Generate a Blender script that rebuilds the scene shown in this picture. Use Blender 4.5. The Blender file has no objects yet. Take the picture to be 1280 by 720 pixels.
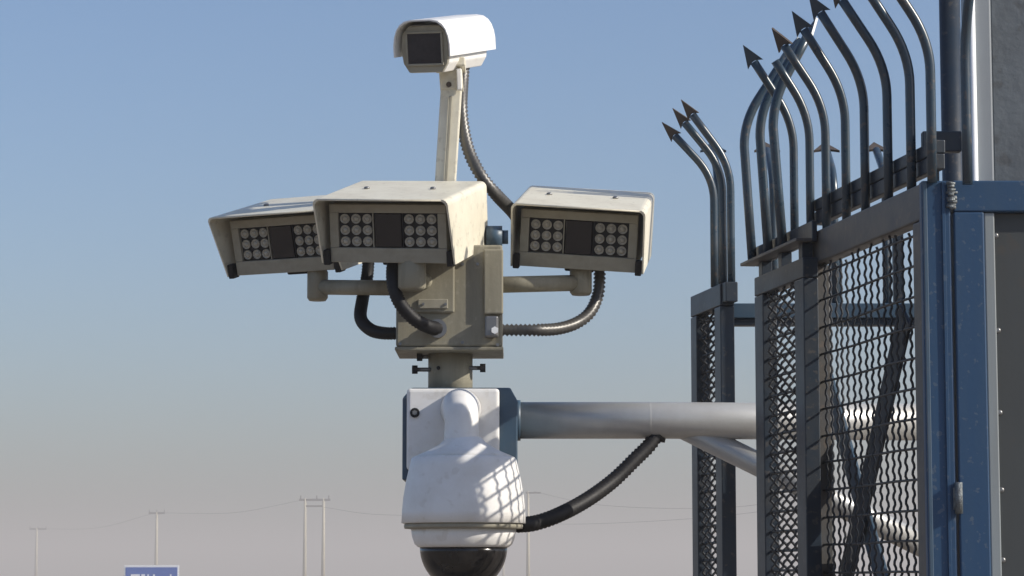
import bpy, bmesh, math, random
from mathutils import Vector, Matrix
random.seed(7)
S = bpy.context.scene
COL = S.collection
R = math.radians

# ------------------------------------------------------------------ camera, sky, sun, exposure
FPX = 3200.0                       # focal length in pixels of the 1280 px wide photograph
TH = math.atan(358.0 / FPX)        # the camera looks up by about 6.4 degrees
EYE = 1.6
cd = bpy.data.cameras.new('camera'); cam = bpy.data.objects.new('camera', cd); COL.objects.link(cam)
cam.location = (0, 0, EYE); cam.rotation_euler = (R(90) + TH, 0, 0)
cd.sensor_width = 36.0; cd.lens = 36.0 * FPX / 1280.0; cd.clip_end = 6000.0; cd.clip_start = 0.05
S.camera = cam

SUN_EL, SUN_AZ = R(29.8), R(106.0)     # azimuth clockwise from +Y: from the right, a little in front
w = bpy.data.worlds.new('World'); S.world = w; w.use_nodes = True
nt = w.node_tree; bg = nt.nodes['Background']
sky = nt.nodes.new('ShaderNodeTexSky'); sky.sky_type = 'NISHITA'; sky.sun_disc = False
sky.sun_elevation = SUN_EL; sky.sun_rotation = SUN_AZ
sky.altitude = 0.0; sky.air_density = 1.0; sky.dust_density = 2.0; sky.ozone_density = 5.5
tn = nt.nodes.new('ShaderNodeMix'); tn.data_type = 'RGBA'; tn.blend_type = 'MULTIPLY'; tn.inputs[0].default_value = 1.0
tn.inputs[7].default_value = (1.0, 0.975, 0.965, 1)
nt.links.new(sky.outputs[0], tn.inputs[6]); nt.links.new(tn.outputs[2], bg.inputs[0]); bg.inputs[1].default_value = 0.137
sd = bpy.data.lights.new('sun', 'SUN'); sd.energy = 4.6; sd.angle = R(0.5); sd.color = (1.0, 0.93, 0.82)
sun = bpy.data.objects.new('sun', sd); COL.objects.link(sun)
sdir = Vector((math.sin(SUN_AZ) * math.cos(SUN_EL), math.cos(SUN_AZ) * math.cos(SUN_EL), math.sin(SUN_EL)))
sun.rotation_euler = sdir.to_track_quat('Z', 'Y').to_euler(); sun.location = sdir * 30
S.view_settings.view_transform = 'Standard'; S.view_settings.look = 'None'
S.view_settings.exposure = 0.15; S.view_settings.gamma = 1.0
S.view_settings.use_curve_mapping = False

# ------------------------------------------------------------------ helpers
def at(px, py, Y):
    """a point of the place: direction of photo pixel, at real distance Y in front of the viewer"""
    u = (px - 640) / FPX; v = (360 - py) / FPX
    d = Vector((u, math.cos(TH) - v * math.sin(TH), math.sin(TH) + v * math.cos(TH)))
    return Vector((0, 0, EYE)) + d * (Y / d.y)

def inp(n, k, v):
    if k in n.inputs: n.inputs[k].default_value = v

def mat(name, c, rough=0.5, metal=0.0, c2=None, scale=8.0, amt=0.5, bump=0.0, bscale=60.0, spec=0.5,
        streak=False, coat=0.0, c3=None, s3=40.0, a3=0.3):
    m = bpy.data.materials.new(name); m.use_nodes = True
    t = m.node_tree; p = t.nodes['Principled BSDF']
    inp(p, 'Base Color', (*c, 1)); inp(p, 'Roughness', rough); inp(p, 'Metallic', metal)
    inp(p, 'Specular IOR Level', spec); inp(p, 'Coat Weight', coat)
    tc = t.nodes.new('ShaderNodeTexCoord'); src = tc.outputs['Object']
    last = None
    if c2 is not None:
        mp = t.nodes.new('ShaderNodeMapping'); t.links.new(src, mp.inputs[0])
        if streak: mp.inputs['Scale'].default_value = (1, 1, 0.12)
        n = t.nodes.new('ShaderNodeTexNoise'); n.inputs['Scale'].default_value = scale
        n.inputs['Detail'].default_value = 6; n.inputs['Roughness'].default_value = 0.65
        t.links.new(mp.outputs[0], n.inputs['Vector'])
        r = t.nodes.new('ShaderNodeValToRGB'); r.color_ramp.elements[0].position = 0.42; r.color_ramp.elements[1].position = 0.72
        t.links.new(n.outputs['Fac'], r.inputs[0])
        mu = t.nodes.new('ShaderNodeMath'); mu.operation = 'MULTIPLY'; mu.inputs[1].default_value = amt
        t.links.new(r.outputs[0], mu.inputs[0])
        mx = t.nodes.new('ShaderNodeMix'); mx.data_type = 'RGBA'
        mx.inputs[6].default_value = (*c, 1); mx.inputs[7].default_value = (*c2, 1)
        t.links.new(mu.outputs[0], mx.inputs[0]); last = mx.outputs[2]
        t.links.new(last, p.inputs['Base Color'])
        ra = t.nodes.new('ShaderNodeMapRange'); ra.inputs[3].default_value = rough * 0.8; ra.inputs[4].default_value = min(1, rough * 1.25)
        t.links.new(n.outputs['Fac'], ra.inputs[0]); t.links.new(ra.outputs[0], p.inputs['Roughness'])
    if c3 is not None:                       # chips, spots and specks with edges of their own
        n3 = t.nodes.new('ShaderNodeTexNoise'); n3.inputs['Scale'].default_value = s3; n3.inputs['Detail'].default_value = 8
        t.links.new(src, n3.inputs['Vector'])
        r3 = t.nodes.new('ShaderNodeValToRGB'); r3.color_ramp.elements[0].position = 0.60; r3.color_ramp.elements[1].position = 0.66
        t.links.new(n3.outputs['Fac'], r3.inputs[0])
        m3 = t.nodes.new('ShaderNodeMath'); m3.operation = 'MULTIPLY'; m3.inputs[1].default_value = a3
        t.links.new(r3.outputs[0], m3.inputs[0])
        x3 = t.nodes.new('ShaderNodeMix'); x3.data_type = 'RGBA'; x3.inputs[6].default_value = (*c, 1); x3.inputs[7].default_value = (*c3, 1)
        if last: t.links.new(last, x3.inputs[6])
        t.links.new(m3.outputs[0], x3.inputs[0]); t.links.new(x3.outputs[2], p.inputs['Base Color'])
    if bump:
        n2 = t.nodes.new('ShaderNodeTexNoise'); n2.inputs['Scale'].default_value = bscale; n2.inputs['Detail'].default_value = 5
        t.links.new(src, n2.inputs['Vector'])
        b = t.nodes.new('ShaderNodeBump'); b.inputs['Strength'].default_value = bump; b.inputs['Distance'].default_value = 0.004
        t.links.new(n2.outputs['Fac'], b.inputs['Height']); t.links.new(b.outputs[0], p.inputs['Normal'])
    return m

M = dict(
    cream=mat('cream_paint', (0.72, 0.68, 0.55), 0.45, c2=(0.48, 0.43, 0.33), scale=11, amt=0.55, bump=0.06, bscale=140, c3=(0.34, 0.30, 0.23), s3=55, a3=0.3),
    bezel=mat('bezel_paint', (0.32, 0.30, 0.24), 0.55, spec=0.3, c2=(0.20, 0.185, 0.145), scale=30, amt=0.5, bump=0.05, bscale=160),
    white=mat('white_enamel', (0.80, 0.79, 0.76), 0.35, c2=(0.58, 0.54, 0.47), scale=12, amt=0.35),
    plastic=mat('white_plastic', (0.80, 0.79, 0.77), 0.40, c2=(0.60, 0.56, 0.49), scale=16, amt=0.4, c3=(0.50, 0.45, 0.38), s3=38, a3=0.22),
    olive=mat('grey_beige_paint', (0.29, 0.27, 0.205), 0.55, spec=0.3, c2=(0.17, 0.155, 0.115), scale=26, amt=0.7, streak=True, bump=0.1, bscale=120, c3=(0.38, 0.35, 0.28), s3=60, a3=0.3),
    dark=mat('dark_void', (0.012, 0.012, 0.014), 0.6),
    window=mat('dark_filter_glass', (0.008, 0.008, 0.012), 0.12, spec=0.6),
    lens=mat('lamp_lens', (0.36, 0.34, 0.285), 0.22, c2=(0.20, 0.19, 0.16), scale=160, amt=0.6, coat=0.6),
    glass=mat('camera_window', (0.012, 0.014, 0.022), 0.12, spec=0.5, c2=(0.05, 0.05, 0.06), scale=30, amt=0.4),
    dome=mat('smoked_dome', (0.010, 0.009, 0.009), 0.16, spec=0.5, c2=(0.035, 0.032, 0.03), scale=25, amt=0.6),
    rubber=mat('black_rubber', (0.009, 0.009, 0.011), 0.55, spec=0.3, c2=(0.03, 0.028, 0.026), scale=60, amt=0.5),
    conduit=mat('grey_conduit', (0.10, 0.097, 0.092), 0.4, metal=0.35, c2=(0.05, 0.047, 0.044), scale=40, amt=0.6),
    galv=mat('galvanised_steel', (0.47, 0.47, 0.455), 0.38, metal=0.35, c2=(0.38, 0.37, 0.36), scale=22, amt=0.6, bump=0.05, bscale=200),
    steel=mat('dull_steel', (0.22, 0.22, 0.22), 0.4, metal=0.7),
    bluebox=mat('slate_blue_paint', (0.045, 0.085, 0.13), 0.42, c2=(0.10, 0.12, 0.14), scale=20, amt=0.5, bump=0.06),
    navy=mat('navy_paint', (0.016, 0.027, 0.042), 0.42, spec=0.4, c2=(0.036, 0.036, 0.036), scale=16, amt=0.6, bump=0.08, bscale=90, c3=(0.12, 0.10, 0.08), s3=70, a3=0.35),
    picket=mat('blue_grey_paint', (0.026, 0.050, 0.074), 0.28, c2=(0.055, 0.058, 0.060), scale=22, amt=0.6, c3=(0.15, 0.11, 0.08), s3=80, a3=0.4),
    bounce_brown=mat('bounce_tinted_frame_paint', (0.085, 0.078, 0.070), 0.5, c2=(0.045, 0.055, 0.07), scale=11, amt=0.7, bump=0.1, bscale=90, c3=(0.16, 0.12, 0.09), s3=50, a3=0.4),  # warm light off the ground is put into the brown base; chips are wear
    rust=mat('rusty_steel', (0.075, 0.058, 0.048), 0.75, c2=(0.05, 0.04, 0.04), scale=60, amt=0.7, bump=0.2, bscale=200),
    wire=mat('mesh_wire', (0.012, 0.015, 0.020), 0.5, c2=(0.035, 0.034, 0.034), scale=50, amt=0.5),
    gate=mat('gate_blue_paint', (0.018, 0.058, 0.128), 0.48, spec=0.33, c2=(0.036, 0.072, 0.118), scale=9, amt=0.6, streak=True, bump=0.06, bscale=110, c3=(0.14, 0.16, 0.18), s3=90, a3=0.35),
    weld=mat('weld_bead', (0.16, 0.18, 0.19), 0.55, metal=0.4, c2=(0.05, 0.05, 0.05), scale=150, amt=0.8, bump=0.5, bscale=300),
    sheet=mat('grey_sheet', (0.058, 0.065, 0.067), 0.5, spec=0.3, c2=(0.038, 0.038, 0.037), scale=4, amt=0.7, streak=True, bump=0.04, c3=(0.07, 0.06, 0.05), s3=28, a3=0.4),
    channel=mat('pale_channel', (0.25, 0.28, 0.29), 0.4, c2=(0.17, 0.17, 0.16), scale=8, amt=0.7, streak=True),
    concrete=mat('grey_render', (0.110, 0.128, 0.145), 0.85, c2=(0.078, 0.086, 0.094), scale=7, amt=0.8, bump=0.35, bscale=60, c3=(0.06, 0.06, 0.062), s3=26, a3=0.5),
    trim=mat('white_trim', (0.27, 0.295, 0.315), 0.5, spec=0.3, c2=(0.20, 0.21, 0.22), scale=6, amt=0.6, streak=True, bump=0.05),
    bead=mat('white_bead', (0.85, 0.86, 0.86), 0.3),
    ground=mat('desert_ground', (0.25, 0.205, 0.16), 0.95, c2=(0.19, 0.155, 0.12), scale=0.06, amt=0.8, bump=0.3, bscale=3),
    pole=mat('pole_concrete', (0.50, 0.46, 0.34), 0.8, c2=(0.30, 0.27, 0.20), scale=1.5, amt=0.6, streak=True),
    polewire=mat('line_wire', (0.10, 0.10, 0.10), 0.5),
    sign=mat('sign_blue', (0.01, 0.09, 0.42), 0.4, c2=(0.02, 0.12, 0.45), scale=2, amt=0.5),
    signwhite=mat('sign_white', (0.80, 0.82, 0.84), 0.4),
)

class MB:
    """collects shapes into one mesh"""
    def __init__(s): s.bm = bmesh.new()
    def box(s, a, b, bev=0.0, seg=2):
        a, b = Vector(a), Vector(b); t = bmesh.new()
        bmesh.ops.create_cube(t, size=1.0)
        for v in t.verts: v.co = Vector(((a[i] + b[i]) / 2 + v.co[i] * (b[i] - a[i]) for i in range(3)))
        if bev: bmesh.ops.bevel(t, geom=t.edges[:], offset=bev, segments=seg, profile=0.5, affect='EDGES')
        s.merge(t); return s
    def merge(s, t, mx=None):
        if mx is not None: bmesh.ops.transform(t, matrix=mx, verts=t.verts)
        me = bpy.data.meshes.new('t'); t.to_mesh(me); t.free(); s.bm.from_mesh(me); bpy.data.meshes.remove(me)
    def bar(s, p, q, wx, wy, bev=0.0, up=Vector((0, 1, 0))):
        """rectangular bar from p to q; wx across, wy along 'up'"""
        p, q = Vector(p), Vector(q); z = (q - p).normalized(); x = up.cross(z).normalized(); y = z.cross(x)
        t = bmesh.new(); bmesh.ops.create_cube(t, size=1.0); L = (q - p).length
        for v in t.verts: v.co = Vector((v.co.x * wx, v.co.y * wy, v.co.z * L))
        if bev: bmesh.ops.bevel(t, geom=t.edges[:], offset=bev, segments=2, profile=0.5, affect='EDGES')
        mx = Matrix((x, y, z)).transposed().to_4x4(); mx.translation = (p + q) / 2
        s.merge(t, mx); return s
    def tube(s, pts, rad, n=10, caps=True, smooth=True):
        pts = [Vector(p) for p in pts]; rs = rad if isinstance(rad, (list, tuple)) else [rad] * len(pts)
        rings = []; ref = None
        for i, p in enumerate(pts):
            d = (pts[min(i + 1, len(pts) - 1)] - pts[max(i - 1, 0)])
            d = d.normalized() if d.length > 1e-9 else Vector((0, 0, 1))
            if ref is None:
                ref = Vector((0, 0, 1)) if abs(d.z) < 0.9 else Vector((0, 1, 0))
            x = (ref - d * ref.dot(d)).normalized(); y = d.cross(x); ref = x
            rings.append([s.bm.verts.new(p + (x * math.cos(2 * math.pi * k / n) + y * math.sin(2 * math.pi * k / n)) * rs[i]) for k in range(n)])
        for a, b in zip(rings, rings[1:]):
            for k in range(n):
                f = s.bm.faces.new((a[k], a[(k + 1) % n], b[(k + 1) % n], b[k])); f.smooth = smooth
        if caps:
            s.bm.faces.new(rings[0][::-1]); s.bm.faces.new(rings[-1])
        return s
    def lathe(s, prof, c=(0, 0, 0), n=48, cap=True):
        c = Vector(c); rings = []
        for r, z in prof:
            rings.append([s.bm.verts.new(c + Vector((r * math.cos(2 * math.pi * k / n), r * math.sin(2 * math.pi * k / n), z))) for k in range(n)])
        for a, b in zip(rings, rings[1:]):
            for k in range(n):
                f = s.bm.faces.new((a[k], a[(k + 1) % n], b[(k + 1) % n], b[k])); f.smooth = True
        if cap:
            s.bm.faces.new(rings[0][::-1]); s.bm.faces.new(rings[-1])
        return s
    def sheet(s, outer, inner, y0, y1, y0b=None):
        """bent sheet extruded along y: outer/inner profiles (x, z); front edge y0 per point, back y1"""
        def ring(pr, ys): return [s.bm.verts.new((x, y, z)) for (x, z), y in zip(pr, ys)]
        n = len(outer); ys = y0 if isinstance(y0, list) else [y0] * n
        of, inf = ring(outer, ys), ring(inner, ys); ob, inb = ring(outer, [y1] * n), ring(inner, [y1] * n)
        for i in range(n - 1):
            s.bm.faces.new((of[i], of[i + 1], ob[i + 1], ob[i])); s.bm.faces.new((inf[i + 1], inf[i], inb[i], inb[i + 1]))
            s.bm.faces.new((of[i + 1], of[i], inf[i], inf[i + 1])); s.bm.faces.new((ob[i], ob[i + 1], inb[i + 1], inb[i]))
        for i in (0, n - 1): s.bm.faces.new((of[i], ob[i], inb[i], inf[i]))
        return s
    def extrude(s, prof, y0, y1, bev=0.0):
        """closed profile (x, z) extruded along y"""
        t = bmesh.new(); a = [t.verts.new((x, y0, z)) for x, z in prof]; b = [t.verts.new((x, y1, z)) for x, z in prof]; n = len(prof)
        t.faces.new(a); t.faces.new(b[::-1])
        for i in range(n): t.faces.new((a[(i + 1) % n], a[i], b[i], b[(i + 1) % n]))
        bmesh.ops.recalc_face_normals(t, faces=t.faces[:])
        if bev: bmesh.ops.bevel(t, geom=t.edges[:], offset=bev, segments=2, profile=0.5, affect='EDGES')
        s.merge(t); return s
    def build(s, name, m, parent=None, loc=None):
        bmesh.ops.recalc_face_normals(s.bm, faces=s.bm.faces[:])
        if loc is not None: bmesh.ops.translate(s.bm, vec=-Vector(loc), verts=s.bm.verts[:])
        me = bpy.data.meshes.new(name); s.bm.to_mesh(me); s.bm.free()
        me.materials.append(M[m]); o = bpy.data.objects.new(name, me); COL.objects.link(o)
        o.parent = parent
        if loc is not None: o.location = loc
        return o

def tag(o, label=None, cat=None, group=None, kind=None):
    for k, v in (('label', label), ('category', cat), ('group', group), ('kind', kind)):
        if v: o[k] = v
    return o
def thing(name, label, cat, loc, rot=(0, 0, 0), group=None, mx=None):
    o = bpy.data.objects.new(name, None); COL.objects.link(o); o.empty_display_size = 0.05
    o.location = loc
    o.rotation_euler = mx.to_euler() if mx is not None else rot
    return tag(o, label, cat, group)
def share(src, name, parent, loc=(0, 0, 0), rot=None):
    o = src.copy(); o.name = name; COL.objects.link(o); o.parent = parent; o.location = loc
    if rot: o.rotation_euler = rot
    return o
def spline(pts, n=14):
    """Catmull-Rom through pts"""
    P = [Vector(p) for p in pts]; P = [P[0] * 2 - P[1]] + P + [P[-1] * 2 - P[-2]]; out = []
    for i in range(1, len(P) - 2):
        a, b, c, d = P[i - 1:i + 3]
        for k in range(n):
            t = k / n
            out.append(0.5 * (2 * b + (c - a) * t + (2 * a - 5 * b + 4 * c - d) * t * t + (3 * b - a - 3 * c + d) * t ** 3))
    out.append(P[-2]); return out
def resample(pts, step):
    out = [pts[0]]; acc = 0.0
    for a, b in zip(pts, pts[1:]):
        L = (b - a).length; x = step - acc
        while x <= L: out.append(a + (b - a) * (x / L)); x += step
        acc = (acc + L) % step if L > 0 else acc
        acc = L - (x - step)
    return out

# ------------------------------------------------------------------ the setting: ground, building
g = MB(); t = bmesh.new(); bmesh.ops.create_grid(t, x_segments=24, y_segments=24, size=1600.0); g.merge(t)
tag(g.build('ground', 'ground'), 'pale sandy desert ground running to the hazy horizon', kind='structure')

# the fence line: s runs along the fence away from the viewer, y is outward (to the left), z above the ground
LINE0 = 1.334
def fence_pt(px, off=0.0):                       # where photo column px meets the fence plane shifted outward by off
    Y = (LINE0 - off) * FPX / ((px - 640) * 1.0105 + 0.1734 * FPX); return Y
Y0 = fence_pt(1154); X0 = LINE0 - 0.1734 * Y0
FROT = math.atan2(0.9853, -0.1709)
FO = Vector((X0, Y0, 0))
def s_of(px, off=0.0): return (fence_pt(px, off) - Y0) / 0.9853

# building wall behind the gate, narrowed to a slice so sun gets past
bl = thing('narrowed_facade', 'grey rendered pier of the building, cut narrow to let sun past, with white corner trim', 'facade', (at(1239, 120, 4.04).x + 0.298, 4.04, 0))
mb = MB(); mb.box((-0.298, 0.0, 0.0), (-0.06, 0.22, 2.95), 0.004); mb.build('wall', 'concrete', bl)
mb = MB(); mb.box((-0.3325, -0.02, 0.0), (-0.2995, 0.065, 2.95), 0.003); tr = mb.build('corner_trim', 'trim', bl)
mb = MB(); mb.tube([(-0.3310, -0.0235, 0.0), (-0.3310, -0.0235, 2.95)], 0.0055, 16); mb.build('edge_bead', 'bead', tr)
mb = MB(); mb.box((-0.36, -0.06, 2.95), (-0.02, 0.26, 3.05), 0.006); mb.build('coping', 'concrete', bl)

# mounting pole that carries the support arm, behind the gate
mp = thing('mounting_pole', 'dark upright steel pole behind the gate that holds the pipe arm', 'pole', (at(1189, 110, 5.12).x, 5.12, 0))
MB().lathe([(0.0215, 0.0), (0.0215, 3.1)], n=24).build('pole_tube', 'navy', mp)
MB().box((-0.09, -0.09, 0.004), (0.09, 0.09, 0.02), 0.002).build('base_plate', 'navy', mp)

# ------------------------------------------------------------------ fence
def crimped(z0, z1, r, period, amp, ph=0.0):
    pts = []; n = int((z1 - z0) / (period / 4))
    for i in range(n + 1):
        z = z0 + (z1 - z0) * i / n
        pts.append((0, amp * math.sin(2 * math.pi * (z / period) + ph), z))
    m = MB(); m.tube(pts, r, 4, caps=False, smooth=True); return m
def spear(name, parent, wide, length, thick, mtl='picket'):
    """flat barbed arrow head, tip along +z, wide along x"""
    o = [(0, length), (wide / 2, 0.0), (0.10 * wide, length * 0.16), (-0.10 * wide, length * 0.16), (-wide / 2, 0.0)]
    m = MB(); m.extrude(o, -thick / 2, thick / 2); return m.build(name, mtl, parent)
def picket(parent, s, y, z0, zb, lean, rise, r=0.0081, tip=True, tilt=0.0, along=0.0, wide=0.034, length=0.044, spin=0.8, cut=1.0):
    """upright round bar that bends outward above zb and ends in a spear head"""
    a = [Vector((s, y, z0)), Vector((s + along * 0.0, y + tilt, zb - 0.05))]
    base = a[1]; top = Vector((s + along, y + tilt + lean * cut, zb + rise * cut))
    bend = Vector((s, y + tilt, zb))
    pts = [a[0], a[0].lerp(a[1], 0.5)]
    for k in range(9):
        u = k / 8; e = bend + (top - bend).normalized() * 0.055
        pts.append(base * (1 - u) ** 2 + bend * 2 * u * (1 - u) + e * u * u)
    pts += [e.lerp(top, 0.5), top]
    m = MB(); m.tube(pts, r, 10); pk = m.build('picket', 'picket', parent)
    if tip:
        sp = spear('spear_tip', pk, wide, length, 0.005, 'rust' if random.random() < 0.25 else 'picket')
        d = (top - bend).normalized(); q = Vector((0, 0, 1)).rotation_difference(d)
        from mathutils import Quaternion
        sp.rotation_euler = (q @ Quaternion((0, 0, 1), spin)).to_euler(); sp.location = top - d * 0.006
    return pk

E_ = EYE
# near panel, reaching from the gate post into the distance
p1 = thing('fence_panel', 'nearest wire mesh fence panel beside the blue gate, with nine bent spiked bars', 'fence', FO, (0, 0, FROT), 'spiked fence panels')
ZT = E_ + 0.612
MB().box((0.0, -0.030, ZT - 0.058), (0.62, 0.0, ZT), 0.003).build('top_rail', 'bounce_brown', p1)
MB().box((0.0, -0.030, 0.05), (0.056, 0.0, ZT - 0.059), 0.003).build('stile', 'bounce_brown', p1)
MB().box((0.600, -0.030, 0.05), (0.62, 0.0, ZT - 0.059), 0.003).build('stile', 'bounce_brown', p1)
MB().box((0.057, -0.030, 0.05), (0.599, 0.0, 0.108), 0.003).build('bottom_rail', 'bounce_brown', p1)
MB().box((0.0, -0.037, ZT + 0.021), (0.665, -0.0215, ZT + 0.046), 0.002).build('spike_rail', 'navy', p1)
MB().box((0.0, -0.038, ZT + 0.0465), (0.665, -0.0205, ZT + 0.068), 0.002).build('spike_rail', 'navy', p1)
wsrc = crimped(0.108, ZT - 0.058, 0.0023, 0.0215, 0.0018).build('wire', 'wire', p1); k = 0
x = 0.056 + 0.017
wsrc.location = (x, -0.012, 0)
while x + 0.0335 < 0.598:
    x += 0.0335; share(wsrc, 'wire', p1, (x, -0.012 + random.uniform(-.001, .001), random.uniform(-.012, .012)))
hm = MB(); hm.tube([(0.05, 0, 0), (0.20, 0.0012, 0.0008), (0.42, -0.001, -0.0008), (0.605, 0, 0)], 0.0023, 5, caps=False)
hsrc = hm.build('wire', 'wire', p1); z = ZT - 0.075; hsrc.location = (0, -0.012, z)
while z - 0.0485 > 0.12:
    z -= 0.0485; share(hsrc, 'wire', p1, (0, -0.012, z + random.uniform(-.0015, .0015)))
def brace(pa, pb, y, m, wd):
    a, b = [Vector(((fence_pt(px, y) - Y0) / 0.9853, y, at(px, py, fence_pt(px, y)).z)) for px, py in (pa, pb)]
    return MB().bar(a, b, wd, 0.006, 0.001, up=Vector((0, 1, 0))).build('brace', m, p1)
brace((1131, 392), (1046, 745), -0.045, 'navy', 0.062)
brace((1018, 420), (1102, 745), -0.056, 'bluebox', 0.055)
zb1 = E_ + 0.838
for i, px in enumerate((993, 1013, 1033, 1058, 1082, 1111, 1140, 1166)):
    s = s_of(px, -0.0115)
    broken = px in (1013,)
    picket(p1, s, -0.0115, ZT - 0.002, zb1 + random.uniform(-.006, .006), 0.074, 0.112 + random.uniform(-.004, .004), tip=not broken,
           spin=0.9 + random.uniform(-.3, .3), cut=0.86 if broken else 1.0, along=random.uniform(-.004, .004))
# the corner bar over the gate leans towards the viewer
c9 = picket(p1, -0.05, -0.055, ZT - 0.01, zb1, 0.0, 0.19, along=-0.08, spin=0.2)

# middle leaf: hinged panel, bars bent the other way
p2 = thing('fence_panel', 'dark narrow mesh leaf in front of the pipe arm, three bars curving to the right', 'fence', FO, (0, 0, FROT), 'spiked fence panels')
a, b = s_of(1002, 0.028), s_of(941, 0.028); Z2 = E_ + 0.563
MB().box((a, 0.0, Z2 - 0.036), (b, 0.028, Z2), 0.002).build('top_rail', 'navy', p2)
MB().box((a, 0.0, 0.05), (a + 0.058, 0.028, Z2 - 0.037), 0.002).build('stile', 'navy', p2)
MB().box((b - 0.058, 0.0, 0.05), (b, 0.028, Z2 - 0.037), 0.002).build('stile', 'navy', p2)
MB().box((a + 0.059, 0.0, 0.05), (b - 0.059, 0.028, 0.1), 0.002).build('bottom_rail', 'navy', p2)
MB().box((a - 0.005, 0.002, Z2 + 0.028), (b + 0.05, 0.012, Z2 + 0.066), 0.002).build('spike_rail', 'navy', p2)
MB().box((a - 0.005, 0.0125, Z2 + 0.028), (b + 0.05, 0.042, Z2 + 0.034), 0.001).build('spike_rail', 'bounce_brown', p2)
for q in (a + 0.03, (a + b) / 2, b - 0.03):
    MB().box((q - 0.012, 0.004, Z2 + 0.001), (q + 0.012, 0.024, Z2 + 0.0275), 0.001).build('spacer', 'navy', p2)
def layer(parent, a, b, z1, y, pitch):
    v = crimped(0.1, z1, 0.0027, 0.0215, 0.0045).build('wire', 'wire', parent); x = a + pitch / 2; v.location = (x, y, 0); i = 0
    while x + pitch < b: x += pitch; i += 1; share(v, 'wire', parent, (x, y, 0.0108 * (i % 2) + random.uniform(-.003, .003)))
    h = MB(); h.tube([(a - .004, 0, 0), (b + .004, 0, 0)], 0.0027, 5, caps=False); h = h.build('wire', 'wire', parent); z = z1 - 0.016; h.location = (0, y, z)
    while z - 0.036 > 0.12: z -= 0.036; share(h, 'wire', parent, (0, y, z))
layer(p2, a + 0.058, b - 0.058, Z2 - 0.036, 0.016, 0.027)
for px, dt, ln, rs_ in ((937, 0.014, -0.094, 0.142), (957, 0.014, -0.084, 0.138), (975, 0.016, -0.072, 0.132)):
    picket(p2, s_of(px, 0.026), 0.0225, Z2 + 0.035, E_ + 0.872, ln, rs_, tip=px != 957, wide=0.030, length=0.038, spin=0.3, tilt=dt, r=0.0092)

# far leaf
p3 = thing('fence_panel', 'farthest narrow mesh leaf behind the pipe arm, three bars bent to the left', 'fence', FO, (0, 0, FROT), 'spiked fence panels')
a, b = s_of(899), s_of(862); Z3 = E_ + 0.594
MB().box((a, -0.030, Z3 - 0.045), (b, 0.0, Z3), 0.002).build('top_rail', 'navy', p3)
MB().box((a, -0.030, 0.05), (a + 0.05, 0.0, Z3 - 0.046), 0.002).build('stile', 'navy', p3)
MB().box((b - 0.05, -0.030, 0.05), (b, 0.0, Z3 - 0.046), 0.002).build('stile', 'navy', p3)
MB().box((a + 0.051, -0.030, 0.05), (b - 0.051, 0.0, 0.1), 0.002).build('bottom_rail', 'navy', p3)
layer(p3, a + 0.05, b - 0.05, Z3 - 0.045, -0.012, 0.027)
MB().box((a - 0.030, -0.030, Z3 - 0.040), (a - 0.0008, -0.004, Z3 + 0.001), 0.002).build('picket_lug', 'navy', p3)
for sp_, yp, dz, ln_, rs_ in ((s_of(887), -0.009, -0.004, 0.084, 0.086), (a + 0.012, -0.010, 0.004, 0.080, 0.094), (a - 0.016, -0.020, 0.006, 0.080, 0.104)):
    picket(p3, sp_, yp, Z3 + 0.0015, E_ + 0.832 + dz, ln_, rs_, r=0.0084, wide=0.028, length=0.044, spin=1.0)

# rear cross beam with backward-bent bars
bx = thing('fence_beam', 'horizontal blue-grey fence beam behind the mesh, spiked bars bent away from viewer', 'fence', (0.44, 5.33, 0))
zb = at(915, 379, 5.30).z
MB().box((0.443 - 0.44, -0.03, zb - 0.031), (0.425, 0.01, zb), 0.002).build('beam', 'bluebox', bx)
MB().box((0.443 - 0.44, -0.024, zb - 0.046), (0.425, 0.006, zb - 0.0315), 0.002).build('beam', 'navy', bx)
for px in (897, 966, 1042, 1106):
    X = at(px, 200, 5.33).x - 0.44
    pk = picket(bx, X, -0.0, zb + 0.001 if px > 900 else zb + 0.03, E_ + 0.836, 0.12, 0.072, r=0.0085, wide=0.056, length=0.05, spin=0.0)
for px, m_, top in ((1050, 'bluebox', 318), (1128, 'navy', 282)):
    X = (px - 640) / FPX * 5.33 - 0.44
    MB().box((X - 0.011, 0.012, zb - 0.03), (X + 0.011, 0.03, at(px, top, 5.33).z), 0.001).build('upright', m_, bx)

# ------------------------------------------------------------------ blue gate
GY = 3.97
gt = thing('blue_gate', 'blue painted steel gate leaf with grey sheet infill at the right edge', 'gate', ((1190 - 640) / FPX * GY, GY, 0))
gx = gt.location.x
def gX(px): return at(px, 240, GY).x - gx
ZG = at(1200, 225.5, GY).z; ZG2 = at(1200, 264.5, GY).z
MB().box((gX(1191.5), 0.0, 0.06), (gX(1229.5), 0.04, ZG2 - 0.0005), 0.0025).build('stile', 'gate', gt)
MB().box((gX(1191.5), 0.0, ZG2), (0.62, 0.04, ZG), 0.0025).build('top_rail', 'gate', gt)
MB().box((gX(1230), 0.0, 0.06), (0.62, 0.04, 0.11), 0.0025).build('bottom_rail', 'gate', gt)
MB().box((gX(1229.8), 0.004, 0.111), (gX(1243), 0.03, ZG2 - 0.001), 0.002).build('channel', 'channel', gt)
MB().box((gX(1243.3), 0.016, 0.111), (0.62, 0.028, ZG2 - 0.001), 0.0).build('infill_sheet', 'sheet', gt)
sc = MB(); sc.lathe([(0.0045, 0.0), (0.0045, 0.002), (0.002, 0.0035)], n=10)
bmesh.ops.rotate(sc.bm, matrix=Matrix.Rotation(R(90), 3, 'X'), verts=sc.bm.verts[:], cent=(0, 0, 0))
sc = sc.build('screw', 'steel', gt); sc.location = (gX(1245.7), 0.0155, at(1245, 293, GY).z)
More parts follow.
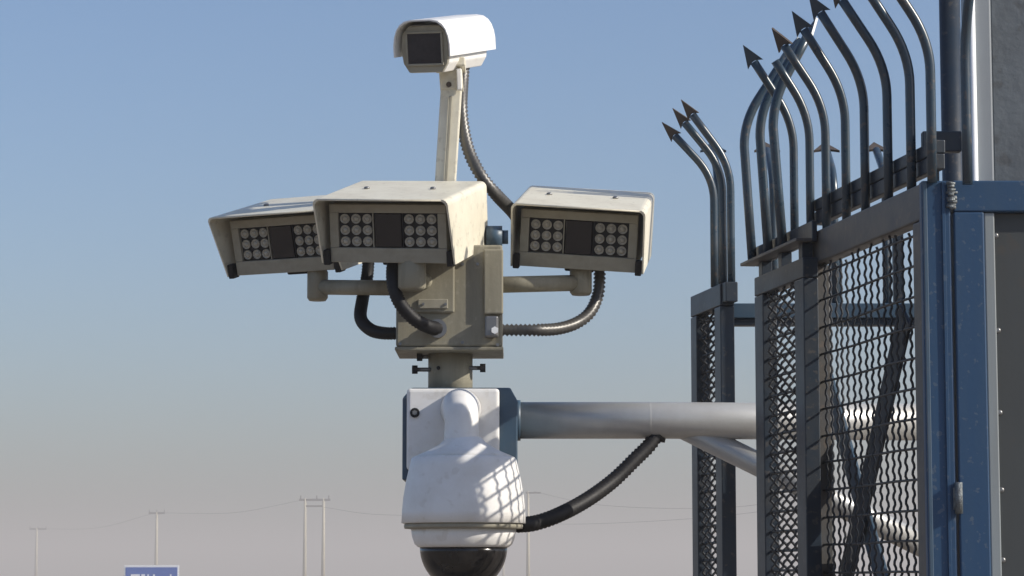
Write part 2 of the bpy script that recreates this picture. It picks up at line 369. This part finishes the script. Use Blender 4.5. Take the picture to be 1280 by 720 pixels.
for py in (412, 515, 612, 700): share(sc, 'screw', gt, (gX(1246), 0.0155, at(1246, py, GY).z))
for py0, py1 in ((603, 642),):
    h = MB(); zA, zB = at(1196, py1, GY).z, at(1196, py0, GY).z
    h.tube([(gX(1190.5), -0.004, zA), (gX(1190.5), -0.004, zB)], 0.0062, 12); h = h.build('hinge', 'weld', gt)
    MB().box((gX(1184), -0.003, zA + 0.006), (gX(1189), -0.0002, zB - 0.008), 0.001).build('hinge_plate', 'weld', h)
gp = thing('gate_post', 'blue steel gate post between the mesh panel and the gate leaf', 'post', ((1171 - 640) / FPX * GY, GY, 0))
px0 = gp.location.x
def pX(px): return at(px, 240, GY).x - px0
MB().box((pX(1152), 0.002, 0.0), (pX(1188.5), 0.03, ZG), 0.003).build('post_tube', 'gate', gp)
MB().box((pX(1153.5), -0.0022, 0.0), (pX(1158.5), 0.0018, ZG - 0.002), 0.001).build('edge_strip', 'bluebox', gp)
MB().box((pX(1177), -0.0012, 0.0), (pX(1181), 0.0018, ZG - 0.002), 0.0005).build('rib', 'gate', gp)
mb = MB()
for i in range(14):
    z = ZG - 0.004 - i * 0.0031; mb.tube([(pX(1189.5) - 0.006 + random.uniform(-.003, .003), -0.002, z), (pX(1189.5) + 0.006 + random.uniform(-.003, .003), -0.002, z + random.uniform(-.002, .002))], random.uniform(.0016, .003), 6)
mb.build('weld_bead', 'weld', gp)
# short rail over the gate, from the corner of the spiked fence to the wall trim
rl = thing('corner_rail', 'short dark rail joining the spiked fence to the white wall trim', 'rail', (0.655, 4.03, ZT))
MB().box((0.0, 0.0, 0.058), (0.062, 0.02, 0.091), 0.002).build('rail', 'navy', rl)
MB().box((0.012, 0.002, -0.04), (0.026, 0.018, 0.0575), 0.002).build('stub', 'navy', rl)

# ------------------------------------------------------------------ support arm
AY = 5.12
zc = at(800, 525.5, AY).z; xb = at(646, 525, AY - 0.09).x
sa = thing('pipe_arm', 'grey steel pipe arm with slanted brace and blue end box, carrying the cameras', 'bracket', (xb, AY, zc))
def W(o, p): return Vector(p) - o.location
PR = 0.0368
MB().tube([(0.0, 0, 0), (0.30, 0, 0.0), (at(1189, 110, 5.12).x - xb - 0.012, 0, -0.004)], PR, 40).build('arm_pipe', 'galv', sa)
q0 = W(sa, at(850, 532, AY + 0.005)); q1 = W(sa, at(1188, 699, AY + 0.01))
q1 = q1 + (q1 - q0).normalized() * 0.0
MB().tube([q0, q1], 0.0240, 28).build('brace_pipe', 'galv', sa)
m = MB(); wx = W(sa, at(812, 525, AY)).x; m.tube([(wx - 0.0022, 0, 0), (wx, 0, 0), (wx + 0.0022, 0, 0)], [PR + 0.0001, PR + 0.0004, PR + 0.0001], 40, caps=False); m.build('weld_seam', 'galv', sa)
m = MB(); p = W(sa, at(822, 546, AY)); m.tube([p + Vector((0, 0, 0.012)), p + Vector((-0.004, 0, -0.008))], 0.019, 18); m.build('cable_gland', 'rubber', sa)
# blue end box with chamfered corners
x0, x1 = at(503, 520, 5.03).x - xb, at(647, 520, 5.03).x - xb
z0, z1 = at(575, 600, 5.03).z - zc, at(575, 484.5, 5.03).z - zc
ch = 0.026
MB().extrude([(x0, z0), (x1, z0), (x1, z1 - ch), (x1 - ch * .55, z1), (x0 + ch * .7, z1), (x0, z1 - ch * .8)], -0.09, 0.085, 0.003).build('end_box', 'bluebox', sa)
MB().tube([(x1 - 0.004, 0, 0), (x1 + 0.006, 0, 0)], PR + 0.004, 40).build('weld_collar', 'bluebox', sa)

# ------------------------------------------------------------------ pan head: tube, box, arms
hb = at(561, 437, 5.02)
hd = thing('mounting_box', 'grey-beige steel mounting box on a short tube, with arms under the lamp units', 'bracket', (hb.x, 5.11, hb.z))
def H(px, py, Y): return at(px, py, Y) - hd.location
k0 = H(563, 490, 5.11); ttop = H(563, 434, 5.11)
MB().lathe([(0.0445, k0.z - 0.02), (0.0445, ttop.z)], (H(563, 460, 5.11).x, 0, 0), 40).build('neck_tube', 'olive', hd)
for px, py, sgn in ((522, 462, -1), (600, 460, 1), (528, 446, -1)):
    p = H(px, py, 5.09); L = 0.03 if py > 450 else 0.012
    m = MB(); m.tube([p + Vector((-sgn * L, 0, 0)), p], 0.0042, 10); bt = m.build('bolt', 'steel', hd)
    m = MB(); m.tube([p, p + Vector((sgn * 0.011, 0, 0))], 0.0085, 6, smooth=False); m.build('bolt_head', 'rubber', bt)
m = MB(); p = H(548, 460, 5.066); m.tube([p, p + Vector((0, -0.003, 0))], 0.004, 8); m.build('bolt', 'rubber', hd)
xl, xr = H(495, 400, 5.02).x, H(628, 400, 5.02).x; zt = H(560, 306, 5.02).z
MB().box((xl, -0.09, 0.006), (xr, 0.10, zt), 0.004).build('box_shell', 'olive', hd)
MB().box((xl - 0.002, -0.093, -0.002), (xr + 0.002, 0.103, 0.0055), 0.002).build('base_flange', 'olive', hd)
MB().box((H(501, 0, 5.015).x, -0.099, H(0, 391, 5.015).z), (H(569, 0, 5.015).x, -0.0905, zt - 0.004), 0.003).build('front_cover', 'olive', hd)
MB().box((H(605, 0, 5.015).x, -0.101, H(0, 393, 5.015).z), (xr + 0.0015, -0.0905, zt - 0.01), 0.003).build('side_cover', 'olive', hd)
MB().box((H(524, 0, 5.01).x, -0.103, H(0, 386, 5.01).z), (H(561, 0, 5.01).x, -0.0995, H(0, 374, 5.01).z), 0.0015).build('name_plate', 'bezel', hd)
for px in (529, 557):
    p = H(px, 380, 5.005); m = MB(); m.tube([(p.x, -0.1035, p.z), (p.x, -0.1055, p.z)], 0.0028, 8); m.build('screw', 'steel', hd)
for px, py in ((500, 430), (622, 431), (578, 330), (597, 330), (578, 428)):
    p = H(px, py, 5.018); m = MB(); m.tube([(p.x, -0.0905, p.z), (p.x, -0.0935, p.z)], 0.0034, 8); m.build('screw', 'steel', hd)
p = H(547, 411, 5.018); m = MB(); m.tube([(p.x, -0.0905, p.z), (p.x, -0.102, p.z)], 0.0185, 20); m.build('cable_gland', 'steel', hd)
p = H(618, 409, 5.015)
MB().box((p.x - 0.019, -0.112, p.z - 0.021), (p.x + 0.008, -0.0915, p.z + 0.021), 0.004).build('cable_gland', 'steel', hd)
m = MB(); m.tube([(p.x + 0.001, -0.112, p.z - 0.008), (p.x + 0.001, -0.119, p.z - 0.008)], 0.0075, 6, smooth=False); m.build('bolt', 'bead', hd)
p = H(619, 294, 5.08); m = MB(); m.tube([(p.x - 0.018, 0, p.z), (p.x + 0.014, 0, p.z)], 0.023, 20); m.tube([(p.x + 0.014, 0, p.z), (p.x + 0.026, 0, p.z)], 0.014, 12); m.build('clamp_knob', 'bluebox', hd)
p = H(612, 322, 5.08); m = MB(); m.box((p.x - 0.02, -0.03, p.z - 0.02), (p.x + 0.022, 0.02, p.z + 0.022), 0.003); m.build('clamp_block', 'olive', hd)
def arm(pa, pb, r, cap, cy, ch0, ch1, cr):
    m = MB(); m.tube([H(*pa), H(*pb)], r, 20); a_ = m.build('arm', 'olive', hd)
    c = H(cap, 360, cy); zA = H(cap, ch1, cy).z; zB = H(cap, ch0, cy).z
    m = MB(); m.lathe([(cr * .8, zA), (cr, zA + 0.006), (cr, zB - 0.004), (cr * .9, zB)], (c.x, c.y, 0), 24); m.build('post_socket', 'olive', a_)
arm((500, 360, 5.10), (398, 359, 5.25), 0.0155, 397, 5.25, 338, 376, 0.0215)
arm((622, 356, 5.10), (727, 353.5, 5.18), 0.0165, 726, 5.18, 334, 369, 0.0225)
arm((535, 352, 5.03), (516, 351, 4.965), 0.016, 515, 4.955, 326, 363, 0.0275)
# upright for the top camera
m = MB(); m.bar(H(551, 320, 5.14), H(564.5, 108, 5.14), 0.0425, 0.036, 0.003, up=Vector((0, 1, 0))); up_ = m.build('camera_upright', 'cream', hd)
m = MB(); m.bar(H(556, 250, 5.118), H(563.5, 120, 5.118), 0.006, 0.004, 0.001); m.build('seam_strip', 'bezel', up_)

# ------------------------------------------------------------------ infrared lamp cameras
def rot3(yaw, pitch, roll):
    return Matrix.Rotation(R(yaw), 3, 'Z') @ Matrix.Rotation(R(pitch), 3, 'X') @ Matrix.Rotation(R(roll), 3, 'Y')
LEDSRC = [None]
def lamp_unit(label, px, py, Y, yaw, pitch, roll, w_=0.272, h_=0.132, L=0.284):
    t = thing('infrared_camera', label, 'security camera', at(px, py, Y), mx=rot3(yaw, pitch, roll), group='hooded lamp cameras on the mounting box')
    hw = w_ / 2; c = 0.012; th = 0.0035; rk = 0.044
    def prof(d):
        W_, T = hw - d, -d
        cc = c
        pts = [(-W_, -h_), (-W_, T - cc)]
        for k in (1, 2, 3):
            a_ = k / 4 * math.pi / 2; pts.append((-W_ + cc * (1 - math.cos(a_)), T - cc * (1 - math.sin(a_))))
        pts.append((-W_ + cc, T)); pts += [(-x_, z_) for x_, z_ in pts[::-1]]
        return pts
    o, i_ = prof(0), prof(th)
    ys = [rk * min(1, max(0, -z_ / h_)) for x_, z_ in o]
    m = MB(); m.sheet(o, i_, ys, L); hood = m.build('hood', 'cream', t)
    m = MB()                                               # rolled rim along the top front edge
    m.tube([(-hw + c, 0.0015, -0.002), (hw - c, 0.0015, -0.002)], 0.0022, 8); m.build('rim', 'cream', hood)
    for xs in (-0.075, 0.062):
        m = MB(); m.lathe([(0.006, 0.0), (0.006, 0.003), (0.003, 0.0045)], (xs, L * 0.55, 0.0), 10); m.build('screw', 'steel', hood)
    fy = 0.048                                             # front face of the housing
    fw, ft, fb = 0.1185, -0.0165, -h_ + 0.001
    MB().box((-fw, fy + 0.012, fb), (fw, L - 0.012, ft), 0.003).build('housing', 'bezel', t)
    pw, pt, pb = 0.101, ft - 0.017, fb + 0.029             # opening of the lamp panel
    bz = MB()
    bz.box((-fw, fy, pt), (fw, fy + 0.0115, ft), 0.0015); bz.box((-fw, fy, fb), (fw, fy + 0.0115, pb), 0.0015)
    bz.box((-fw, fy + 0.0004, pb + 0.0002), (-pw, fy + 0.0115, pt - 0.0002), 0.0012); bz.box((pw, fy + 0.0004, pb + 0.0002), (fw, fy + 0.0115, pt - 0.0002), 0.0012)
    bz.build('bezel', 'bezel', t)
    pn = MB().box((-pw + 0.0003, fy + 0.0085, pb + 0.0003), (pw - 0.0003, fy + 0.0114, pt - 0.0003)).build('lamp_panel', 'dark', t)
    MB().box((-0.0265, fy + 0.003, pb + 0.0015), (0.0265, fy + 0.008, pt - 0.0015), 0.001).build('lens_window', 'window', t)
    MB().box((-0.0315, fy + 0.003, pb + 0.0005), (-0.0295, fy + 0.008, pt - 0.0005)).build('divider', 'bezel', t)
    MB().box((0.0292, fy + 0.003, pb + 0.0005), (0.0308, fy + 0.008, pt - 0.0005)).build('divider', 'dark', t)
    zc_ = (pt + pb) / 2
    for sx in (-1, 1):
        for cx in range(3):
            for rz in range(3):
                loc = (sx * (0.0425 + cx * 0.0228), fy + 0.0086, zc_ + (rz - 1) * 0.0222)
                if LEDSRC[0] is None:
                    m = MB(); m.lathe([(0.0098, 0.0), (0.0098, 0.0052), (0.0090, 0.0056), (0.0084, 0.0045), (0.0062, 0.0030), (0.0056, 0.0048), (0.0040, 0.0066), (0.0018, 0.0074), (0.0004, 0.0075)], n=16)
                    bmesh.ops.rotate(m.bm, matrix=Matrix.Rotation(R(90), 3, 'X'), verts=m.bm.verts[:], cent=(0, 0, 0))
                    o_ = m.build('lamp', 'lens', t); o_.location = loc; LEDSRC[0] = o_
                else: share(LEDSRC[0], 'lamp', t, loc)
    for sx in (-1, 1):
        MB().box((sx * (hw - 0.011) - 0.0065, rk - 0.003, -h_ - 0.004), (sx * (hw - 0.011) + 0.0065, rk + 0.02, -h_ + 0.026), 0.002).build('corner_clip', 'rubber', t)
    MB().box((-0.03, 0.10, -h_ - 0.012), (0.03, 0.19, -h_ + 0.0005), 0.003).build('foot', 'rubber', t)
    m = MB(); m.tube([(0.02, L - 0.013, -0.08), (0.02, L + 0.012, -0.08)], 0.012, 12); m.build('cable_gland', 'rubber', t)
    return t
uc = lamp_unit('middle hooded camera with lamp grid, sunlit right side, overlapping its left neighbour', 473.7, 249.1, 4.86, -15.3, 15.6, 2.56)
ur = lamp_unit('right-hand hooded camera with lamp grid, standing apart beside the spiked fence', 722.6, 258.6, 5.06, -6.8, 15.2, 4.4, w_=0.270, h_=0.1345, L=0.31)
ul = lamp_unit('left-hand hooded camera with lamp grid, partly hidden by the middle one', 329.8, 267.0, 5.18, -27.7, 16.7, 0.2, w_=0.282, h_=0.1335, L=0.235)

# ------------------------------------------------------------------ top camera
tcam = thing('box_camera', 'white box camera with curved sun hood at the top of the mast', 'security camera', at(525.2, 24.8, 5.02), mx=rot3(-19.5, 14.0, 2.3))
half = [(0.0, 0.0), (0.022, 0.0), (0.036, -0.003), (0.046, -0.010), (0.053, -0.020), (0.058, -0.034), (0.0605, -0.050), (0.0605, -0.074)]
prof = [(-x, z) for x, z in half[::-1]] + half[1:]
inn = [(x * 0.955, z - 0.003 if abs(x) < .05 else z) for x, z in prof]
m = MB(); m.sheet(prof, inn, 0.0, 0.275)
for f in m.bm.faces: f.smooth = False
m.build('sun_hood', 'white', tcam)
bp = [(-0.034, -0.012), (0.034, -0.012), (0.048, -0.028), (0.052, -0.06), (0.048, -0.088), (0.036, -0.107), (-0.036, -0.107), (-0.048, -0.088), (-0.052, -0.06), (-0.048, -0.028)]
MB().extrude(bp, 0.026, 0.25, 0.002).build('housing', 'white', tcam)
m = MB(); m.extrude([(x * 0.985, -0.06 + (z + 0.06) * 0.985) for x, z in bp], 0.018, 0.0258, 0.002); fr = m.build('front_plate', 'bezel', tcam)
m = MB(); gw, gt_, gb = 0.0355, -0.028, -0.088; f_ = 0.0045
m.box((-gw - f_, 0.014, gt_), (gw + f_, 0.0178, gt_ + f_), 0.001); m.box((-gw - f_, 0.014, gb - f_), (gw + f_, 0.0178, gb), 0.001)
m.box((-gw - f_, 0.0142, gb + .0002), (-gw, 0.0178, gt_ - .0002), 0.001); m.box((gw, 0.0142, gb + .0002), (gw + f_, 0.0178, gt_ - .0002), 0.001)
m.build('window_frame', 'bezel', fr)
MB().box((-gw, 0.0158, gb), (gw, 0.0178, gt_)).build('window_glass', 'glass', fr)
m = MB(); m.tube([(0.015, 0.249, -0.085), (0.015, 0.272, -0.09)], 0.011, 12); m.build('cable_gland', 'rubber', tcam)
# swivel joint under it
J = thing('swivel_joint', 'grey-beige swivel joint between the top camera and its upright', 'bracket', at(564.5, 112, 5.14))
def JJ(px, py, Y): return at(px, py, Y) - J.location
m = MB(); m.bar(JJ(565, 114, 5.14), JJ(563, 86, 5.14), 0.047, 0.042, 0.003); m.build('joint_block', 'cream', J)
m = MB(); m.bar(JJ(574.5, 113, 5.112), JJ(573.5, 86, 5.112), 0.010, 0.014, 0.002); m.build('cheek', 'white', J)
m = MB(); p = JJ(561, 106, 5.12); m.tube([p, p + Vector((0, -0.006, 0))], 0.0055, 8); m.build('bolt', 'rust', J)
MB().bar(JJ(563, 87, 5.14), JJ(563, 76, 5.14), 0.062, 0.08, 0.003).build('top_plate', 'cream', J)

# ------------------------------------------------------------------ dome camera
DY = 4.88
dc = thing('dome_camera', 'white pendant dome camera with smoked lower bubble on the end box', 'security camera', at(579.5, 656, DY))
def D(px, py, Y=DY): return at(px, py, Y) - dc.location
pxm = DY / FPX * 1.0155
def rr(n): return n * DY / FPX * 1.0
zz = lambda py: D(579, py).z
m = MB(); m.lathe([(rr(18), zz(545)), (rr(22.5), zz(548)), (rr(30), zz(555)), (rr(46), zz(564)), (rr(61), zz(570.5)), (rr(60), zz(572))], n=72); m.build('shroud_cap', 'plastic', dc)
m = MB(); m.lathe([(rr(60), zz(571.2)), (rr(63), zz(571.4)), (rr(65.5), zz(574)), (rr(68), zz(584)), (rr(72), zz(602)), (rr(75.3), zz(622)), (rr(77), zz(640)), (rr(77.5), zz(654)), (rr(75), zz(654.5))], n=72)
m.build('shroud', 'plastic', dc)
m = MB(); m.lathe([(rr(70), zz(654)), (rr(73.5), zz(655)), (rr(74.5), zz(657.5)), (rr(73.5), zz(661)), (rr(66), zz(661.5))], n=72); m.build('seam_ring', 'bezel', dc)
m = MB(); m.lathe([(rr(64), zz(661)), (rr(65.5), zz(662)), (rr(64), zz(671)), (rr(61), zz(680)), (rr(56.5), zz(684)), (rr(53), zz(684.5))], n=72); m.build('skirt', 'plastic', dc)
m = MB(); m.lathe([(rr(54.5) * math.cos(a_), zz(684) - rr(54.5) * math.sin(a_)) for a_ in [i * math.pi / 2 / 14 for i in range(14)]] + [(0.0005, zz(684) - rr(54.5))], n=56)
m.build('bubble', 'dome', dc)
# neck: vertical stem that bends back into the wall plate
m = MB(); c0 = D(577, 560); cx = c0.x
path = [Vector((cx, 0, zz(566))), Vector((cx, 0, zz(548))), Vector((cx, 0, zz(528)))]
for k in range(1, 8):
    a_ = k / 7 * math.pi / 2; path.append(Vector((cx - 0.004 * k / 7, 0.045 - 0.045 * math.cos(a_), zz(528) + 0.032 * math.sin(a_))))
path.append(path[-1] + Vector((0, 0.075, 0)))
m.tube(path, [0.037, 0.0335, 0.0325] + [0.0325 + 0.0035 * k / 7 for k in range(1, 8)] + [0.040], 36); m.build('neck', 'plastic', dc)
yb = 5.024 - DY
pl0, pl1 = D(511, 0, 5.015), D(624.5, 0, 5.015)
MB().box((pl0.x, yb - 0.022, D(0, 588, 5.015).z), (pl1.x, yb, D(0, 486, 5.015).z), 0.007, 3).build('wall_plate', 'plastic', dc)
p = D(518.5, 516, 5.0); m = MB(); m.tube([(p.x, yb - 0.021, p.z), (p.x, yb - 0.028, p.z)], 0.0095, 14); sc_ = m.build('screw', 'rubber', dc)
m = MB(); m.tube([(p.x, yb - 0.0275, p.z), (p.x, yb - 0.031, p.z)], 0.005, 6, smooth=False); m.build('screw_head', 'steel', sc_)

# ------------------------------------------------------------------ flexible conduits
def conduit(label, pts, r, m_, step=0.0032, depth=0.14):
    pt = resample(spline([at(*p) for p in pts], 24), step)
    rs = [r * (1 - depth * (i % 2)) for i in range(len(pt))]
    loc = pt[0].copy(); m = MB(); m.tube(pt, rs, 14)
    return tag(m.build('flexible_conduit', m_, None, loc), label, 'cable', 'corrugated cable conduits')
conduit('grey conduit hanging from the top camera down behind the right lamp camera', [(581, 66, 5.23), (578, 100, 5.21), (576.5, 132, 5.18), (580, 165, 5.17), (588, 194, 5.16), (603, 222, 5.15), (621, 244, 5.17), (641, 265, 5.24), (654, 284, 5.32)], 0.0138, 'conduit', 0.0045, 0.25)
conduit('black conduit looping from the left lamp camera to the left side of the box', [(461, 318, 5.22), (459, 345, 5.22), (453, 375, 5.20), (451, 398, 5.17), (463, 412, 5.14), (480, 416.5, 5.12), (500, 416.5, 5.11)], 0.0135, 'rubber')
conduit('black conduit bending across the front of the mounting box into a ring gland', [(494, 318, 4.99), (491, 340, 4.975), (493, 362, 4.965), (502, 382, 4.96), (518, 399, 4.965), (535, 408, 4.985), (547, 411, 5.016)], 0.0140, 'rubber')
conduit('grey ribbed conduit curving from the right lamp camera to the right side of the box', [(749, 322, 5.21), (749.5, 348, 5.20), (747, 370, 5.19), (737, 391, 5.17), (720, 404, 5.15), (697, 411, 5.12), (670, 412.5, 5.09), (645, 412.5, 5.09), (620, 412.5, 5.09)], 0.0130, 'conduit', 0.0045, 0.3)
conduit('thick black conduit hanging from the pipe arm to the dome camera', [(648, 656, 4.90), (668, 654, 4.93), (695, 645, 4.96), (730, 627, 5.01), (765, 602, 5.06), (795, 573, 5.09), (812, 556, 5.105), (824, 538, 5.115)], 0.0156, 'rubber', 0.0046, 0.2)

# ------------------------------------------------------------------ far poles, lines, sign
def pole(label, px, py, Y, arm_px=(), r=0.17, ins=True):
    top = at(px, py, Y)
    t = thing('utility_pole', label, 'pole', (top.x, Y, 0), group='utility poles on the horizon')
    MB().lathe([(r * 1.25, 0.0), (r, top.z * 0.5), (r * 0.75, top.z)], n=12).build('pole_shaft', 'pole', t)
    for (dx0, dx1, dz, th_) in arm_px:
        k = Y / FPX
        MB().box((dx0 * k, -0.12, top.z - dz * k - th_), (dx1 * k, 0.12, top.z - dz * k), 0.01).build('crossarm', 'polewire', t)
        if ins:
            for q in (dx0 + 0.6, (dx0 + dx1) / 2, dx1 - 0.6):
                MB().lathe([(0.05, 0.0), (0.09, 0.05), (0.04, 0.2), (0.08, 0.26), (0.03, 0.36)], (q * k, 0, top.z - dz * k), 8).build('insulator', 'polewire', t)
    return t
pole('farthest and faintest utility pole, near the left edge', 46, 660, 480, ((-9, 12, 0, 0.35),), 0.26)
pole('faint utility pole with short crossarm above the blue sign', 196, 640, 360, ((-10, 10, 0, 0.30),), 0.22)
hp = at(393, 623, 300)
tH = thing('twin_pole', 'pale twin-legged power pole with double crossarm left of the cameras', 'pole', (hp.x, 300, 0), group='utility poles on the horizon')
kk = 300 / FPX
for dx in (-11.5, 11.5):
    MB().lathe([(0.24, 0.0), (0.2, hp.z * .5), (0.15, hp.z)], (dx * kk, 0, 0), 12).build('pole_shaft', 'pole', tH)
MB().box((-19 * kk, -0.12, hp.z - 0.30), (20 * kk, 0.12, hp.z - 0.04), 0.01).build('crossarm', 'polewire', tH)
MB().box((-11.5 * kk, -0.1, hp.z - 1.0), (12.5 * kk, 0.1, hp.z - 0.8), 0.01).build('crossarm', 'polewire', tH)
for q in (-17, 3, 18): MB().lathe([(0.05, 0.0), (0.1, 0.05), (0.05, 0.2), (0.1, 0.3), (0.03, 0.42)], (q * kk, 0, hp.z - 0.04), 8).build('insulator', 'polewire', tH)
pole('pale pole with one crossarm rising just right of the dome camera', 660, 614, 275, ((-3, 16, 1, 0.16),), 0.17, False)
pole('small pale post beside the dome camera bubble, low on the horizon', 629, 697, 420, ((-1.5, 3, 1, 0.14),), 0.2, False)
def line(label, pts, r=0.022):
    m = MB(); P = [at(*p) for p in pts]; m.tube(spline(P, 8), r, 4, caps=False); loc = P[0].copy()
    return tag(m.build('power_line', 'polewire', None, loc), label, 'power line', 'overhead power lines')
line('faint wire sagging between the two leftmost poles', [(50, 661, 480), (120, 660, 420), (196, 640.5, 360)], 0.026)
line('faint wire sagging from the pole above the sign to the twin pole', [(200, 641, 360), (290, 641, 330), (381, 624.5, 300)], 0.023)
line('wire sagging from the twin pole to the pole by the dome camera', [(405, 634, 300), (470, 643, 290), (560, 641, 282), (655, 616, 275)], 0.022)
line('upper of the two wires crossing the sky beneath the pipe arm', [(668, 614.5, 275), (740, 630, 262), (840, 635.5, 245), (945, 631, 225), (1100, 600, 200)], 0.018)
line('lower of the two wires crossing the sky beneath the pipe arm', [(662, 654, 275), (730, 655, 262), (840, 650, 245), (945, 640, 225), (1100, 615, 200)], 0.016)
SY = 115.0
sp0 = at(189.5, 706.5, SY)
sg = thing('road_sign', 'blue rectangular road sign with white border at the bottom left', 'sign', (sp0.x, SY, 0))
k = SY / FPX; hw = 34 * k; zt = sp0.z
MB().box((-hw, 0.0, 0.85), (hw, 0.05, zt), 0.01).build('border', 'signwhite', sg)
MB().box((-hw + 1.9 * k, -0.012, 0.85 + 1.9 * k), (hw - 1.9 * k, -0.004, zt - 2.6 * k), 0.0).build('sign_face', 'sign', sg)
for a_, b_ in ((164, 175), (177, 181.5), (184.5, 186.5), (191.5, 194), (212.5, 214.5)):
    MB().box(((a_ - 189.5) * k, -0.022, zt - 22 * k), ((b_ - 189.5) * k, -0.014, zt - 11.2 * k)).build('lettering', 'signwhite', sg)
for sx in (-0.7, 0.7):
    MB().lathe([(0.05, 0.0), (0.05, zt - 0.1)], (sx, 0.11, 0), 10).build('sign_leg', 'steel', sg)

# ------------------------------------------------------------------ haze
hm = bpy.data.materials.new('haze_air'); hm.use_nodes = True; t = hm.node_tree
for n in list(t.nodes):
    if n.type != 'OUTPUT_MATERIAL': t.nodes.remove(n)
pv = t.nodes.new('ShaderNodeVolumePrincipled'); pv.inputs['Color'].default_value = (0.84, 0.78, 0.73, 1)
pv.inputs['Density'].default_value = 0.0031; pv.inputs['Anisotropy'].default_value = 0.0
t.links.new(pv.outputs[0], t.nodes['Material Output'].inputs['Volume'])
M['haze'] = hm
hz = MB(); hz.box((-1650, -1650, -1.0), (1650, 1650, 16.0)); hz = hz.build('haze', 'haze')
tag(hz, 'thin pale dust haze hanging over the desert', kind='stuff')
